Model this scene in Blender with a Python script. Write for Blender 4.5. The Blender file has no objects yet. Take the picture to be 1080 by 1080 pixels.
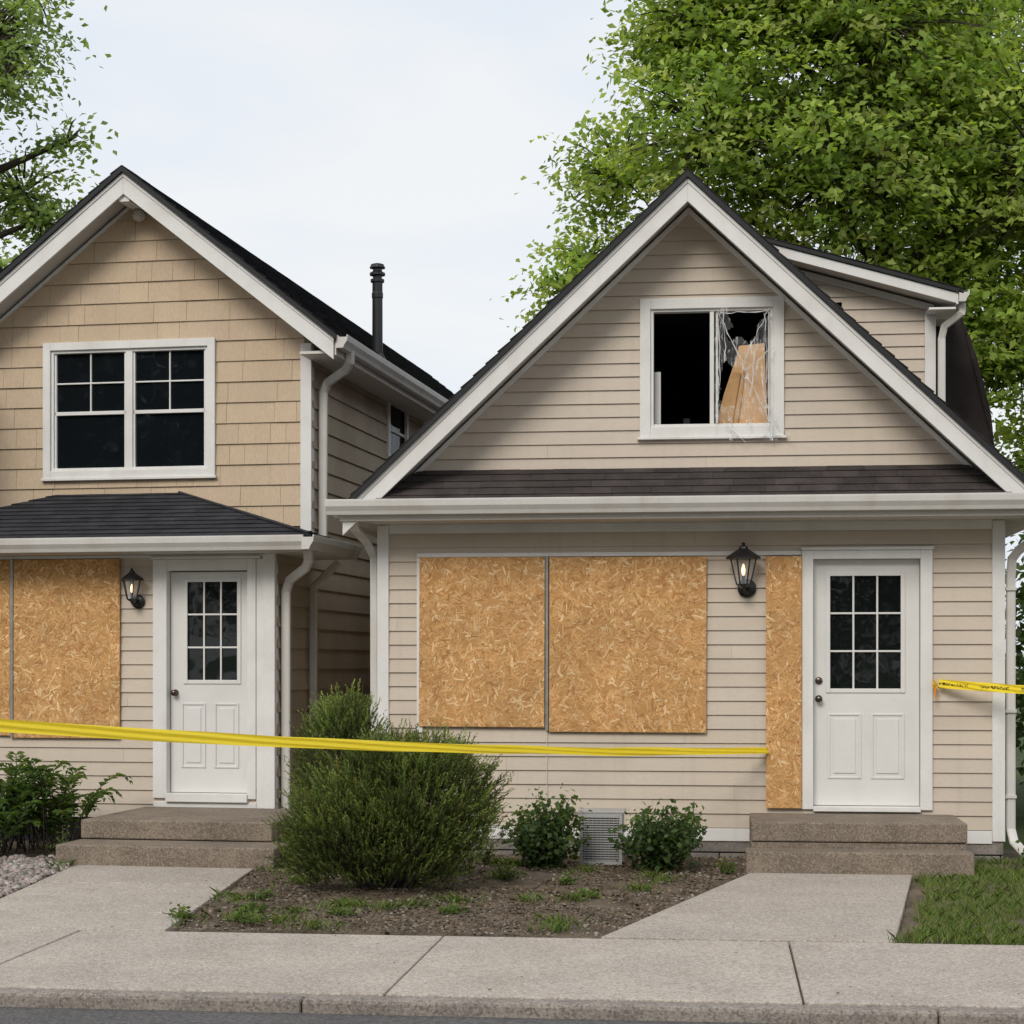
import bpy, math, random
import numpy as np
from mathutils import Vector, Matrix, noise
random.seed(7); RNG=np.random.default_rng(11)
S=bpy.context.scene
COL=S.collection

# ------------------------------------------------------------------ materials
def nn(nt,t,**k):
    n=nt.nodes.new(t)
    for a,b in k.items(): setattr(n,a,b)
    return n
def mat(name,base,rough=.7,var=.15,scale=6,fine=120,finev=.12,bump=.0,bscale=60,attr=False,spec=.3,stretch=(1,1,1),dirt=0,dirtcol=(.12,.1,.08),dscale=1.2,metal=0,speck=None,streak=0):
    m=bpy.data.materials.new(name); m.use_nodes=True; nt=m.node_tree; L=nt.links
    b=nt.nodes['Principled BSDF']
    b.inputs['Roughness'].default_value=rough
    b.inputs['Specular IOR Level'].default_value=spec
    b.inputs['Metallic'].default_value=metal
    tc=nn(nt,'ShaderNodeTexCoord'); mp=nn(nt,'ShaderNodeMapping'); mp.inputs['Scale'].default_value=stretch
    L.new(tc.outputs['Object'],mp.inputs['Vector'])
    def noi(sc,det=4,src=None):
        n=nn(nt,'ShaderNodeTexNoise'); n.inputs['Scale'].default_value=sc; n.inputs['Detail'].default_value=det
        L.new((src or mp).outputs[0],n.inputs['Vector']); return n.outputs['Fac']
    def rng(fac,lo,hi):
        r=nn(nt,'ShaderNodeMapRange'); r.inputs['From Min'].default_value=.3; r.inputs['From Max'].default_value=.7
        r.inputs['To Min'].default_value=lo; r.inputs['To Max'].default_value=hi; L.new(fac,r.inputs['Value']); return r.outputs[0]
    n1=rng(noi(scale),1-var,1+var); n2=rng(noi(fine,2),1-finev,1+finev)
    mul=nn(nt,'ShaderNodeMath',operation='MULTIPLY'); L.new(n1,mul.inputs[0]); L.new(n2,mul.inputs[1])
    vm=nn(nt,'ShaderNodeVectorMath',operation='SCALE'); L.new(mul.outputs[0],vm.inputs['Scale'])
    if attr:
        at=nn(nt,'ShaderNodeAttribute'); at.attribute_name='Col'
        v0=nn(nt,'ShaderNodeVectorMath',operation='MULTIPLY'); L.new(at.outputs['Color'],v0.inputs[0]); v0.inputs[1].default_value=base
        L.new(v0.outputs[0],vm.inputs[0])
    else: vm.inputs[0].default_value=base
    out=vm.outputs[0]
    def over(fac,col):
        nonlocal out
        mx=nn(nt,'ShaderNodeMix',data_type='RGBA'); L.new(fac,mx.inputs['Factor']); L.new(out,mx.inputs[6]); mx.inputs[7].default_value=(*col,1)
        out=mx.outputs[2]
    if dirt>0:
        dn=noi(dscale,6); dr=nn(nt,'ShaderNodeMapRange'); dr.inputs['From Min'].default_value=.5; dr.inputs['From Max'].default_value=.75
        dr.inputs['To Max'].default_value=dirt; L.new(dn,dr.inputs['Value']); over(dr.outputs[0],dirtcol)
    if streak>0:   # rain streaks down the wall
        m2=nn(nt,'ShaderNodeMapping'); m2.inputs['Scale'].default_value=(9,9,.5); L.new(tc.outputs['Object'],m2.inputs['Vector'])
        sn=noi(1.3,5,m2); sr=nn(nt,'ShaderNodeMapRange'); sr.inputs['From Min'].default_value=.52; sr.inputs['From Max'].default_value=.8; sr.inputs['To Max'].default_value=streak
        L.new(sn,sr.inputs['Value']); over(sr.outputs[0],dirtcol)
    if speck:
        for sc,colr,am in speck:
            v=nn(nt,'ShaderNodeTexVoronoi'); v.inputs['Scale'].default_value=sc; L.new(mp.outputs[0],v.inputs['Vector'])
            sx=nn(nt,'ShaderNodeSeparateColor'); L.new(v.outputs['Color'],sx.inputs[0])
            r=nn(nt,'ShaderNodeMapRange'); r.inputs['From Min'].default_value=.72; r.inputs['From Max'].default_value=.8; r.inputs['To Max'].default_value=am; L.new(sx.outputs[0],r.inputs['Value']); over(r.outputs[0],colr)
    L.new(out,b.inputs['Base Color'])
    if bump>0:
        bn=noi(bscale,3); bp=nn(nt,'ShaderNodeBump'); bp.inputs['Strength'].default_value=bump; bp.inputs['Distance'].default_value=.01
        L.new(bn,bp.inputs['Height']); L.new(bp.outputs[0],b.inputs['Normal'])
    return m
def leafmat(name,trans=.35,rough=.5):
    m=bpy.data.materials.new(name); m.use_nodes=True; nt=m.node_tree; L=nt.links
    b=nt.nodes['Principled BSDF']; o=nt.nodes['Material Output']
    at=nn(nt,'ShaderNodeAttribute'); at.attribute_name='Col'
    L.new(at.outputs['Color'],b.inputs['Base Color']); b.inputs['Roughness'].default_value=rough; b.inputs['Specular IOR Level'].default_value=.3
    t=nn(nt,'ShaderNodeBsdfTranslucent'); vm=nn(nt,'ShaderNodeVectorMath',operation='MULTIPLY'); vm.inputs[1].default_value=(1.8,1.7,.8)
    L.new(at.outputs['Color'],vm.inputs[0]); L.new(vm.outputs[0],t.inputs['Color'])
    mx=nn(nt,'ShaderNodeMixShader'); mx.inputs[0].default_value=trans
    L.new(b.outputs[0],mx.inputs[1]); L.new(t.outputs[0],mx.inputs[2]); L.new(mx.outputs[0],o.inputs['Surface'])
    return m
def glassmat(name,base=(.006,.008,.010),wob=.02):
    m=bpy.data.materials.new(name); m.use_nodes=True; nt=m.node_tree; L=nt.links
    b=nt.nodes['Principled BSDF']; b.inputs['Base Color'].default_value=(*base,1); b.inputs['Roughness'].default_value=.03
    b.inputs['IOR'].default_value=1.45
    n=nn(nt,'ShaderNodeTexNoise'); n.inputs['Scale'].default_value=2.5
    tc=nn(nt,'ShaderNodeTexCoord'); L.new(tc.outputs['Object'],n.inputs['Vector'])
    bp=nn(nt,'ShaderNodeBump'); bp.inputs['Strength'].default_value=wob; bp.inputs['Distance'].default_value=.1
    L.new(n.outputs['Fac'],bp.inputs['Height']); L.new(bp.outputs[0],b.inputs['Normal'])
    return m
def clearmat(name,fac=.8,white=(.8,.85,.9),rough=.1,noisy=False):
    m=bpy.data.materials.new(name); m.use_nodes=True; nt=m.node_tree; L=nt.links
    nt.nodes.remove(nt.nodes['Principled BSDF']); o=nt.nodes['Material Output']
    tr=nn(nt,'ShaderNodeBsdfTransparent'); gl=nn(nt,'ShaderNodeBsdfPrincipled')
    gl.inputs['Base Color'].default_value=(*white,1); gl.inputs['Roughness'].default_value=rough
    mx=nn(nt,'ShaderNodeMixShader'); L.new(gl.outputs[0],mx.inputs[1]); L.new(tr.outputs[0],mx.inputs[2]); mx.inputs[0].default_value=fac
    if noisy:
        n=nn(nt,'ShaderNodeTexNoise'); n.inputs['Scale'].default_value=8; n.inputs['Detail'].default_value=7; n.inputs['Distortion'].default_value=2.2
        tc=nn(nt,'ShaderNodeTexCoord'); mp=nn(nt,'ShaderNodeMapping'); mp.inputs['Rotation'].default_value=(0,.6,0); mp.inputs['Scale'].default_value=(2.8,1,.6)
        L.new(tc.outputs['Object'],mp.inputs[0]); L.new(mp.outputs[0],n.inputs['Vector'])
        r=nn(nt,'ShaderNodeMapRange'); r.inputs['From Min'].default_value=.50; r.inputs['From Max'].default_value=.72; r.inputs['To Min'].default_value=.92; r.inputs['To Max'].default_value=.3
        L.new(n.outputs['Fac'],r.inputs['Value']); L.new(r.outputs[0],mx.inputs[0])
    L.new(mx.outputs[0],o.inputs['Surface']); return m
def emis(name,c,s):
    m=bpy.data.materials.new(name); m.use_nodes=True; b=m.node_tree.nodes['Principled BSDF']
    b.inputs['Emission Color'].default_value=(*c,1); b.inputs['Emission Strength'].default_value=s; return m

M_white=mat('white_trim',(.72,.71,.69),.5,.05,3,80,.03,dirt=.3,dirtcol=(.42,.37,.31),dscale=2.2,streak=.15)
M_gutter=mat('gutter_paint',(.62,.60,.57),.4,.06,3,80,.03,dirt=.5,dirtcol=(.32,.27,.21),dscale=3,stretch=(1,1,.4))
M_soffit=mat('soffit',(.60,.57,.53),.6,.05,3,80,.03)
M_sidR=mat('vinyl_siding',(.565,.485,.40),.55,.05,2,60,.03,attr=True,dirt=.28,dirtcol=(.37,.31,.24),dscale=1.6,stretch=(.5,1,1.4),bump=.05,bscale=25,streak=.22)
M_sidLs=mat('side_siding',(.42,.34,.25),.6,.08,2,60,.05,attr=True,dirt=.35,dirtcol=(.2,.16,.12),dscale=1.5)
M_shake=mat('shake_siding',(.54,.42,.295),.7,.06,3,90,.08,attr=True,dirt=.25,dirtcol=(.42,.32,.22),dscale=2,bump=.2,bscale=50,stretch=(1,1,.25),streak=.12)
M_roof=mat('asphalt_shingle',(.038,.038,.043),.9,.25,5,200,.6,attr=True,bump=.5,bscale=250,spec=.15)
M_roofB=mat('brown_shingle',(.06,.050,.048),.9,.25,5,200,.6,attr=True,bump=.5,bscale=250,spec=.15)
M_drip=mat('roof_edge',(.02,.02,.022),.6)
M_door=mat('door_paint',(.70,.69,.67),.35,.03,2,60,.02,dirt=.15,dirtcol=(.4,.37,.33),dscale=3)
M_glass=glassmat('window_glass'); M_glassd=glassmat('door_glass',(.006,.008,.008),.05)
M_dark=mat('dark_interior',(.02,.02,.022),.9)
M_blackm=mat('black_metal',(.012,.012,.013),.35,.1,spec=.5)
M_steel=mat('seam_strip',(.35,.34,.33),.4,.15,12,metal=.6)
M_osb=mat('osb',(1,1,1),.65,.12,3,180,.12,attr=True,bump=.2,bscale=120,spec=.25)
M_card=mat('cardboard',(.64,.40,.20),.8,.12,8,60,.08)
M_conc=mat('concrete_sidewalk',(.45,.395,.345),.85,.12,1.8,60,.10,attr=True,dirt=.45,dirtcol=(.29,.245,.205),dscale=1.3,bump=.35,bscale=160,spec=.2,speck=[(75,(.25,.205,.17),.55),(110,(.62,.57,.51),.6),(48,(.29,.245,.20),.35)])
M_step=mat('concrete_step',(.225,.18,.14),.85,.2,4,80,.2,dirt=.6,dirtcol=(.11,.088,.068),dscale=2.2,bump=.5,bscale=110,spec=.2,speck=[(90,(.12,.10,.075),.6),(120,(.34,.29,.235),.6)],streak=.3)
M_curb=mat('concrete_curb',(.27,.235,.205),.9,.2,4,80,.2,dirt=.5,dirtcol=(.12,.11,.1),dscale=3,bump=.4,bscale=140,speck=[(80,(.12,.1,.085),.6),(100,(.4,.36,.32),.5)])
M_asph=mat('asphalt',(.115,.110,.108),.85,.1,1.5,120,.3,bump=.5,bscale=220,spec=.25,speck=[(90,(.2,.19,.185),.5),(60,(.05,.05,.05),.5)])
M_found=mat('foundation_block',(.2,.18,.16),.9,.3,6,90,.25,bump=.5,bscale=50)
M_mulch=mat('mulch_soil',(.125,.095,.066),.95,.35,4,70,.5,dirt=.6,dirtcol=(.20,.165,.12),dscale=2.5,bump=1,bscale=90)
M_chip=mat('mulch_chip',(1,1,1),.9,.1,attr=True)
M_grav=mat('gravel_stone',(1,1,1),.8,.1,8,90,.2,attr=True)
M_yard=mat('yard_grass',(.06,.085,.025),.95,.3,3,80,.5,bump=1,bscale=60)
M_bark=mat('bark',(.055,.045,.035),.9,.3,6,60,.3,bump=1,bscale=20,stretch=(1,1,.3))
M_leaf=leafmat('leaves',.5); M_needle=leafmat('needles',.25,.6)
M_ac=mat('vent_paint',(.38,.375,.37),.5,.08,5,60,.05)
M_wood=mat('stake_wood',(.4,.28,.16),.8)
M_clear=clearmat('lantern_glass',.85); M_plastic=clearmat('plastic_film',.75,(.78,.79,.81),.12,True)
M_bulb=emis('bulb',(1,.62,.25),3.0)
M_brass=mat('knob_metal',(.14,.11,.09),.3,metal=1)

# ------------------------------------------------------------------ mesh helpers
class MB:
    def __init__(s): s.v=[];s.f=[];s.c=[];s.m=Matrix.Identity(4)
    def av(s,p,c=(1,1,1)):
        s.v.append(tuple(s.m@Vector(p))); s.c.append(c); return len(s.v)-1
    def face(s,pts,c=(1,1,1)):
        s.f.append([s.av(p,c) for p in pts])
    def box(s,x0,x1,y0,y1,z0,z1,c=(1,1,1)):
        i=[s.av(p,c) for p in ((x0,y0,z0),(x1,y0,z0),(x1,y1,z0),(x0,y1,z0),(x0,y0,z1),(x1,y0,z1),(x1,y1,z1),(x0,y1,z1))]
        for q in ((3,2,1,0),(4,5,6,7),(0,1,5,4),(1,2,6,5),(2,3,7,6),(3,0,4,7)): s.f.append([i[k] for k in q])
    def prism(s,pts,y0,y1,c=(1,1,1)):
        a=[s.av((p[0],y0,p[1]),c) for p in pts]; b=[s.av((p[0],y1,p[1]),c) for p in pts]; n=len(pts)
        s.f.append(a); s.f.append(b[::-1])
        for i in range(n): s.f.append([a[(i+1)%n],a[i],b[i],b[(i+1)%n]])
    def tube(s,pts,rad,n=8,c=(1,1,1),cap=True,sq=None):
        pts=[Vector(p) for p in pts]; rings=[]
        if not hasattr(rad,'__len__'): rad=[rad]*len(pts)
        up=Vector((.03,.999,.02))
        for i,p in enumerate(pts):
            d=(pts[min(i+1,len(pts)-1)]-pts[max(i-1,0)]).normalized()
            a=d.cross(up)
            if a.length<.05: a=d.cross(Vector((1,0,.1)))
            a.normalize(); b=a.cross(d).normalized(); r=[]
            for k in range(n):
                t=2*math.pi*(k+.5)/n; ca,sa=math.cos(t),math.sin(t)
                if sq:
                    ca=math.copysign(abs(ca)**.45,ca); sa=math.copysign(abs(sa)**.45,sa)*sq
                r.append(s.av(p+(a*ca+b*sa)*rad[i],c))
            rings.append(r)
        for i in range(len(rings)-1):
            for k in range(n): s.f.append([rings[i][k],rings[i][(k+1)%n],rings[i+1][(k+1)%n],rings[i+1][k]])
        if cap: s.f.append(rings[0][::-1]); s.f.append(rings[-1])
    def lathe(s,prof,cx,cy,n=20,c=(1,1,1)):
        rings=[]
        for r,z in prof: rings.append([s.av((cx+r*math.cos(2*math.pi*k/n),cy+r*math.sin(2*math.pi*k/n),z),c) for k in range(n)])
        for i in range(len(rings)-1):
            for k in range(n): s.f.append([rings[i][k],rings[i][(k+1)%n],rings[i+1][(k+1)%n],rings[i+1][k]])
        s.f.append(rings[0][::-1]); s.f.append(rings[-1])
    def obj(s,name,m,parent=None,bevel=0,smooth=False):
        me=bpy.data.meshes.new(name); me.from_pydata(s.v,[],s.f); me.update()
        ca=me.color_attributes.new('Col','FLOAT_COLOR','POINT')
        arr=np.ones((len(s.v),4),np.float32); arr[:,:3]=np.array(s.c,np.float32).reshape(-1,3); ca.data.foreach_set('color',arr.ravel())
        if smooth: me.polygons.foreach_set('use_smooth',[True]*len(me.polygons))
        me.materials.append(m); o=bpy.data.objects.new(name,me); COL.objects.link(o)
        if parent: o.parent=parent
        if bevel:
            b=o.modifiers.new('bevel','BEVEL'); b.width=bevel; b.segments=2; b.limit_method='ANGLE'
        return o
def npmesh(name,V,F,C,m,parent=None):
    me=bpy.data.meshes.new(name); q=F.shape[1]
    me.vertices.add(len(V)); me.vertices.foreach_set('co',V.astype(np.float32).ravel())
    me.loops.add(F.size); me.loops.foreach_set('vertex_index',F.astype(np.int32).ravel())
    me.polygons.add(len(F)); me.polygons.foreach_set('loop_start',(np.arange(len(F))*q).astype(np.int32))
    me.update(calc_edges=True)
    ca=me.color_attributes.new('Col','FLOAT_COLOR','POINT'); a=np.ones((len(V),4),np.float32); a[:,:3]=C; ca.data.foreach_set('color',a.ravel())
    me.materials.append(m); o=bpy.data.objects.new(name,me); COL.objects.link(o)
    if parent: o.parent=parent
    return o
def empty(name,M=Matrix.Identity(4)):
    e=bpy.data.objects.new(name,None); COL.objects.link(e); e.matrix_world=M; return e
def frame(o,x,z):
    x=Vector(x).normalized(); z=Vector(z).normalized(); y=z.cross(x)
    m=Matrix((( x[0],y[0],z[0],o[0]),(x[1],y[1],z[1],o[1]),(x[2],y[2],z[2],o[2]),(0,0,0,1))); return m
def cf(v): return v if callable(v) else (lambda z:v)
def courses(mb,zlo,zhi,expo,xmin,xmax,holes=(),tab=None,thick=.014,off=.002,vary=.04,gap=.003,jit=0,under=.6,side=.5):
    xmin=cf(xmin);xmax=cf(xmax); z=zlo
    while z<zhi-1e-4:
        z1=min(z+expo,zhi); zs=sorted({z,z1}|{h for H in holes for h in (H[2],H[3]) if z<h<z1})
        xl=min(xmin(z),xmin(z1)); xr=max(xmax(z),xmax(z1))
        if tab:
            ed=[xl]; x=xl+random.uniform(0,tab[1])
            while x<xr-tab[0]*.5: ed.append(x); x+=random.uniform(*tab)
            ed.append(xr)
        else: ed=[xl,xr]
        rowc=1+random.uniform(-vary,vary)*.4
        for a,b in zip(ed,ed[1:]):
            c=rowc+random.uniform(-vary,vary); c2=(c,c*(1+random.uniform(-.01,.01)),c*(1+random.uniform(-.02,.02)))
            dj=random.uniform(0,jit); g=gap if tab else 0
            for za,zb in zip(zs,zs[1:]):
                iv=[(a+g,b-g)]
                for H in holes:
                    if H[2]<=za+1e-6 and H[3]>=zb-1e-6:
                        nv=[]
                        for p,q in iv:
                            if H[1]<=p or H[0]>=q: nv.append((p,q)); continue
                            if H[0]>p: nv.append((p,H[0]))
                            if H[1]<q: nv.append((H[1],q))
                        iv=nv
                d=lambda zz: off+dj+thick*(1-(zz-z)/expo)
                for p,q in iv:
                    cl=lambda x,zz: min(max(x,xmin(zz)),xmax(zz))
                    p0,q0,p1,q1=cl(p,za),cl(q,za),cl(p,zb),cl(q,zb)
                    if q0-p0<1e-4 and q1-p1<1e-4: continue
                    mb.face([(p0,-d(za),za),(q0,-d(za),za),(q1,-d(zb),zb),(p1,-d(zb),zb)],c2)
                    if za==z and q0-p0>1e-4:
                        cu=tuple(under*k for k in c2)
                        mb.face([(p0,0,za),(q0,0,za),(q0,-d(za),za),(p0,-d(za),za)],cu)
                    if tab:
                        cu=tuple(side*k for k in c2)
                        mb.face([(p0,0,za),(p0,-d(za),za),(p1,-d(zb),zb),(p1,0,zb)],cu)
                        mb.face([(q0,-d(za),za),(q0,0,za),(q1,0,zb),(q1,-d(zb),zb)],cu)
        z=z1
VS=dict(tab=(2.0,3.6),gap=.0006,side=.6,vary=.018,jit=.0015)   # vinyl siding run lengths

# ------------------------------------------------------------------ building parts
def ring(mb,x0,x1,z0,z1,w,y0,y1,bottom=True):
    mb.box(x0,x0+w,y0,y1,z0,z1); mb.box(x1-w,x1,y0,y1,z0,z1)
    mb.box(x0+w,x1-w,y0+.002,y1,z1-w,z1)
    if bottom: mb.box(x0+w,x1-w,y0+.002,y1,z0,z0+w)
def door(parent,x0,x1,z0,z1,gx0,gx1,gz0,gz1,knob,pin=.12):
    E=empty('door'); E.parent=parent
    mb=MB(); t0,t1=.05,.095
    mb.box(x0,gx0,t0,t1,z0,z1); mb.box(gx1,x1,t0,t1,z0,z1); mb.box(gx0,gx1,t0,t1,gz1,z1); mb.box(gx0,gx1,t0,t1,z0,gz0)
    mb.obj('slab',M_door,E)
    mb=MB(); ring(mb,gx0-.03,gx1+.03,gz0-.03,gz1+.03,.035,t0-.012,t0-.0005)
    w=(gx1-gx0)/3; h=(gz1-gz0)/3
    for i in (1,2):
        mb.box(gx0+w*i-.008,gx0+w*i+.008,t0-.002,t0+.012,gz0,gz1)
        mb.box(gx0,gx1,t0-.0005,t0+.011,gz0+h*i-.008,gz0+h*i+.008)
    pm=(x0+x1)/2
    for a,b in ((x0+pin,pm-.04),(pm+.04,x1-pin)):
        pz0,pz1=z0+.22,gz0-.20
        ring(mb,a,b,pz0,pz1,.018,t0-.010,t0-.0005)
        mb.box(a+.045,b-.045,t0-.008,t0-.0007,pz0+.045,pz1-.045)
    mb.obj('door_mouldings',M_door,E,.004)
    mb=MB(); mb.box(gx0,gx1,t0+.018,t0+.026,gz0,gz1); mb.obj('door_glass',M_glassd,E)
    mb=MB()
    for kz in knob:
        kx=x0+.045
        mb.m=Matrix.Translation((kx,t0,kz))@Matrix.Rotation(math.radians(90),4,'X')
        mb.lathe([(.028,.0),(.03,.006),(.012,.012),(.012,.03),(.026,.04),(.028,.055),(.015,.066)] if kz==knob[-1] else [(.028,0),(.03,.012),(.02,.02)],0,0,16)
    mb.obj('knobs',M_brass,E,smooth=True)
    return E
def gable_roof(E,cx,za,slope,xl,xr,yf,yb,th,M_sh,tabw,wall_y,fw=.17):
    zl=za-slope*(cx-xl); zr=za-slope*(xr-cx)
    mb=MB()
    for (xe,ze) in ((xl,zl),(xr,zr)):
        mb.prism([(cx,za-.02),(xe,ze-.02),(xe,ze-.02-th),(cx,za-.02-th)],yf+.03,yb)
    mb.obj('roof_deck',M_soffit,E)
    mb=MB()
    for (xe,ze) in ((xl,zl),(xr,zr)):
        k=1 if xe>cx else -1
        mb.prism([(cx,za-.035),(xe,ze-.035),(xe,ze-.035-fw),(cx,za-.035-fw)],yf,yf+.028)
        mb.prism([(cx,za-.035),(xe+k*.006,ze-.035),(xe+k*.006,ze-.075),(cx,za-.075)],yf-.012,yf-.001)
    mb.obj('rake_boards',M_white,E,.004)
    mb=MB()
    for (xe,ze) in ((xl,zl),(xr,zr)):
        k=1 if xe>cx else -1
        mb.prism([(cx,za+.018),(xe+k*.03,ze+.018-slope*.03),(xe+k*.03,ze-.032-slope*.03),(cx,za-.032)],yf-.04,yb)
    mb.obj('roof_edge',M_drip,E)
    mb=MB(); c=1/math.sqrt(1+slope*slope); s=slope*c
    for k,xe,ze in ((1,xr,zr),(-1,xl,zl)):
        Ls=abs(xe-cx)/c
        if k>0: mb.m=frame((xe,yf-.045,ze+.022),(0,1,0),(-c,0,s)); 
        else: mb.m=frame((xe,yb,ze+.022),(0,-1,0),(c,0,s))
        courses(mb,-.03,Ls,.14,0,yb-yf+.045,tab=tabw,thick=.012,vary=.28,gap=.002,jit=.003)
    mb.obj('roof_shingles',M_sh,E)
def gutter(mb,x0,x1,yb,zt,w=.11,h=.12):
    prof=[(yb,zt),(yb,zt-h),(yb-w*.6,zt-h),(yb-w*.72,zt-h*.75),(yb-w*.95,zt-h*.45),(yb-w,zt-h*.12),(yb-w,zt),(yb-w+.012,zt),(yb-w+.012,zt-.02),(yb-.012,zt-.02),(yb-.012,zt)]
    a=[mb.av((x0,p[0],p[1])) for p in prof]; b=[mb.av((x1,p[0],p[1])) for p in prof]; n=len(prof)
    mb.f.append(a); mb.f.append(b[::-1])
    for i in range(n): mb.f.append([a[(i+1)%n],a[i],b[i],b[(i+1)%n]])

# ================================================================== RIGHT HOUSE
YW=15.4
H=empty('clapboard_house',Matrix.Translation((0,YW,0)))
XL,XR=-2.876,2.291; CX,ZA,SL=-.265,5.56,.945
doorhole=(.70,1.68,.40,2.50); winhole=(-.59,.44,3.56,4.56)
mb=MB(); courses(mb,.24,2.76,.117,XL+.05,XR-.05,[doorhole],**VS)
mb.m=frame((XR,0,0),(0,1,0),(0,0,1)); courses(mb,.24,2.86,.117,.02,9,**VS)
mb.m=frame((XL,9,0),(0,-1,0),(0,0,1)); courses(mb,.24,2.86,.117,0,8.98,**VS)
mb.m=Matrix.Identity(4)
zz=lambda d:(lambda z:CX+d*(ZA-.16-z)/SL)
courses(mb,3.10,5.40,.112,zz(-1),zz(1),[winhole],**VS)
mb.obj('siding',M_sidR,H)
mb=MB()
def sheath(mb,x0,x1,z0,z1,holes):
    hs=holes[0]
    mb.box(x0,hs[0],.004,.12,z0,z1); mb.box(hs[1],x1,.004,.12,z0,z1); mb.box(hs[0],hs[1],.004,.12,hs[3],z1)
    if hs[2]>z0: mb.box(hs[0],hs[1],.004,.12,z0,hs[2])
sheath(mb,XL+.01,XR-.01,-.1,2.86,[doorhole])
mb.box(XL+.01,XL+.12,.13,9,-.1,2.8); mb.box(XR-.12,XR-.01,.13,9,-.1,2.8); mb.box(XL+.13,XR-.13,8.9,9,-.1,2.8)
mb.prism([(CX+(ZA-.18-2.87)/SL*-1,2.87),(winhole[0],2.87),(winhole[0],ZA-.18-SL*(CX-winhole[0])),],.006,.1)
mb.prism([(winhole[1],2.87),(CX+(ZA-.18-2.87)/SL,2.87),(winhole[1],ZA-.18-SL*(winhole[1]-CX))],.006,.1)
mb.box(winhole[0],winhole[1],.006,.1,2.87,winhole[2])
mb.prism([(winhole[0],winhole[3]),(winhole[1],winhole[3]),(winhole[1],ZA-.2-SL*(winhole[1]-CX)),(CX,ZA-.2),(winhole[0],ZA-.2-SL*(CX-winhole[0]))],.006,.1)
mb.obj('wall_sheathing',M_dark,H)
mb=MB()
for i in range(10):
    for j in range(2):
        x=XL+.02+i*.57-(j*.28); 
        if max(x,XL)<min(x+.56,XR): mb.box(max(x,XL),min(x+.56,XR),-.012-random.random()*.006,.02,-.1+j*.14,.035+j*.14-.006)
mb.obj('foundation',M_found,H,.006)
mb=MB()
mb.box(XL-.012,XL+.085,-.03,.001,.15,2.77); mb.box(XR-.09,XR+.012,-.03,.001,.15,2.77)
mb.box(XL-.012,XL-.001,-.001,.1,.15,2.77); mb.box(XR+.001,XR+.012,-.001,.1,.15,2.77)
mb.box(XL+.087,XR-.092,-.028,0.001,.13,.235)
mb.box(XL+.087,XR-.092,-.024,0.001,2.70,2.775)
for k in (-1,1):
    xe=CX+k*2.35
    mb.prism([(CX,ZA-.17),(xe,ZA-.17-SL*2.35),(xe,ZA-.22-SL*2.35),(CX,ZA-.22)],-.025,-.002)
mb.obj('corner_boards',M_white,H,.003)
gable_roof(H,CX,ZA,SL,-3.10,2.57,-.45,9.2,.12,M_roofB,(.2,.35),0,fw=.19)
mb=MB(); mb.m=frame((0,-.50,2.925),(1,0,0),(0,.47,.29))
q=lambda d:(lambda s:CX+d*(ZA-.19-(2.925+s*.525))/SL)
courses(mb,-.02,.60,.125,q(-1),q(1),tab=(.25,.33),thick=.008,vary=.15,gap=.001,jit=.002,side=.7)
mb.obj('pent_roof_shingles',M_roofB,H)
mb=MB(); mb.box(-3.12,2.60,-.455,.0,2.775,2.80); mb.box(-3.12,2.60,-.47,-.452,2.775,2.91)
for xs in [ -3.1+ i*.1 for i in range(57)]: mb.box(xs,xs+.006,-.45,-.03,2.771,2.776)
mb.box(-3.12,XL-.02,0.002,9,2.775,2.80); mb.box(XR+.02,2.60,.002,9,2.775,2.80)
mb.obj('soffit',M_soffit,H)
mb=MB(); gutter(mb,-3.22,2.66,-.472,2.945,.11,.125)
mb.m=frame((-3.10,9,0),(0,-1,0),(0,0,1)); gutter(mb,0,9.4,-.02,2.93,.1,.12)
mb.m=frame((2.58,-.4,0),(0,1,0),(0,0,1)); gutter(mb,0,9.4,-.02,2.93,.1,.12)
mb.obj('gutters',M_gutter,H,.003)
mb=MB(); mb.tube([(2.62,-.30,2.84),(2.62,-.29,2.74),(2.58,-.22,2.66),(2.42,.0,2.53),(2.37,.05,2.46),(2.36,.06,2.3),(2.36,.06,.25),(2.38,.0,.14),(2.44,-.14,.07)],.038,8,sq=.7)
for z in (2.2,1.2,.5): mb.box(2.315,2.402,.02,.10,z,z+.025)
mb.tube([(-3.02,-.40,2.83),(-3.02,-.36,2.72),(-2.97,-.05,2.62),(-2.93,.06,2.5),(-2.93,.08,.2)],.034,8,sq=.7)
mb.obj('downspouts',M_gutter,H,smooth=False)
mb=MB(); mb.box(.665,.757,-.04,.1,.40,2.535); mb.box(1.626,1.722,-.04,.1,.40,2.535); mb.box(.757,1.626,-.038,.1,2.462,2.535); mb.box(.66,1.73,-.055,.1,2.535,2.56)
mb.box(.757,1.626,-.06,.1,.385,.425)
mb.obj('door_frame',M_white,H,.004)
door(H,.7615,1.622,.43,2.459,.895,1.478,1.39,2.33,(1.46,1.31))
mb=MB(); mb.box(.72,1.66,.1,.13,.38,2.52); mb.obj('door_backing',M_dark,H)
mb=MB(); mb.box(-2.55,.66,-.03,-.001,2.497,2.532); mb.box(-2.55,-2.50,-.03,-.001,1.02,2.495)
mb.obj('boarded_window_trim',M_white,H,.003)
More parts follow.
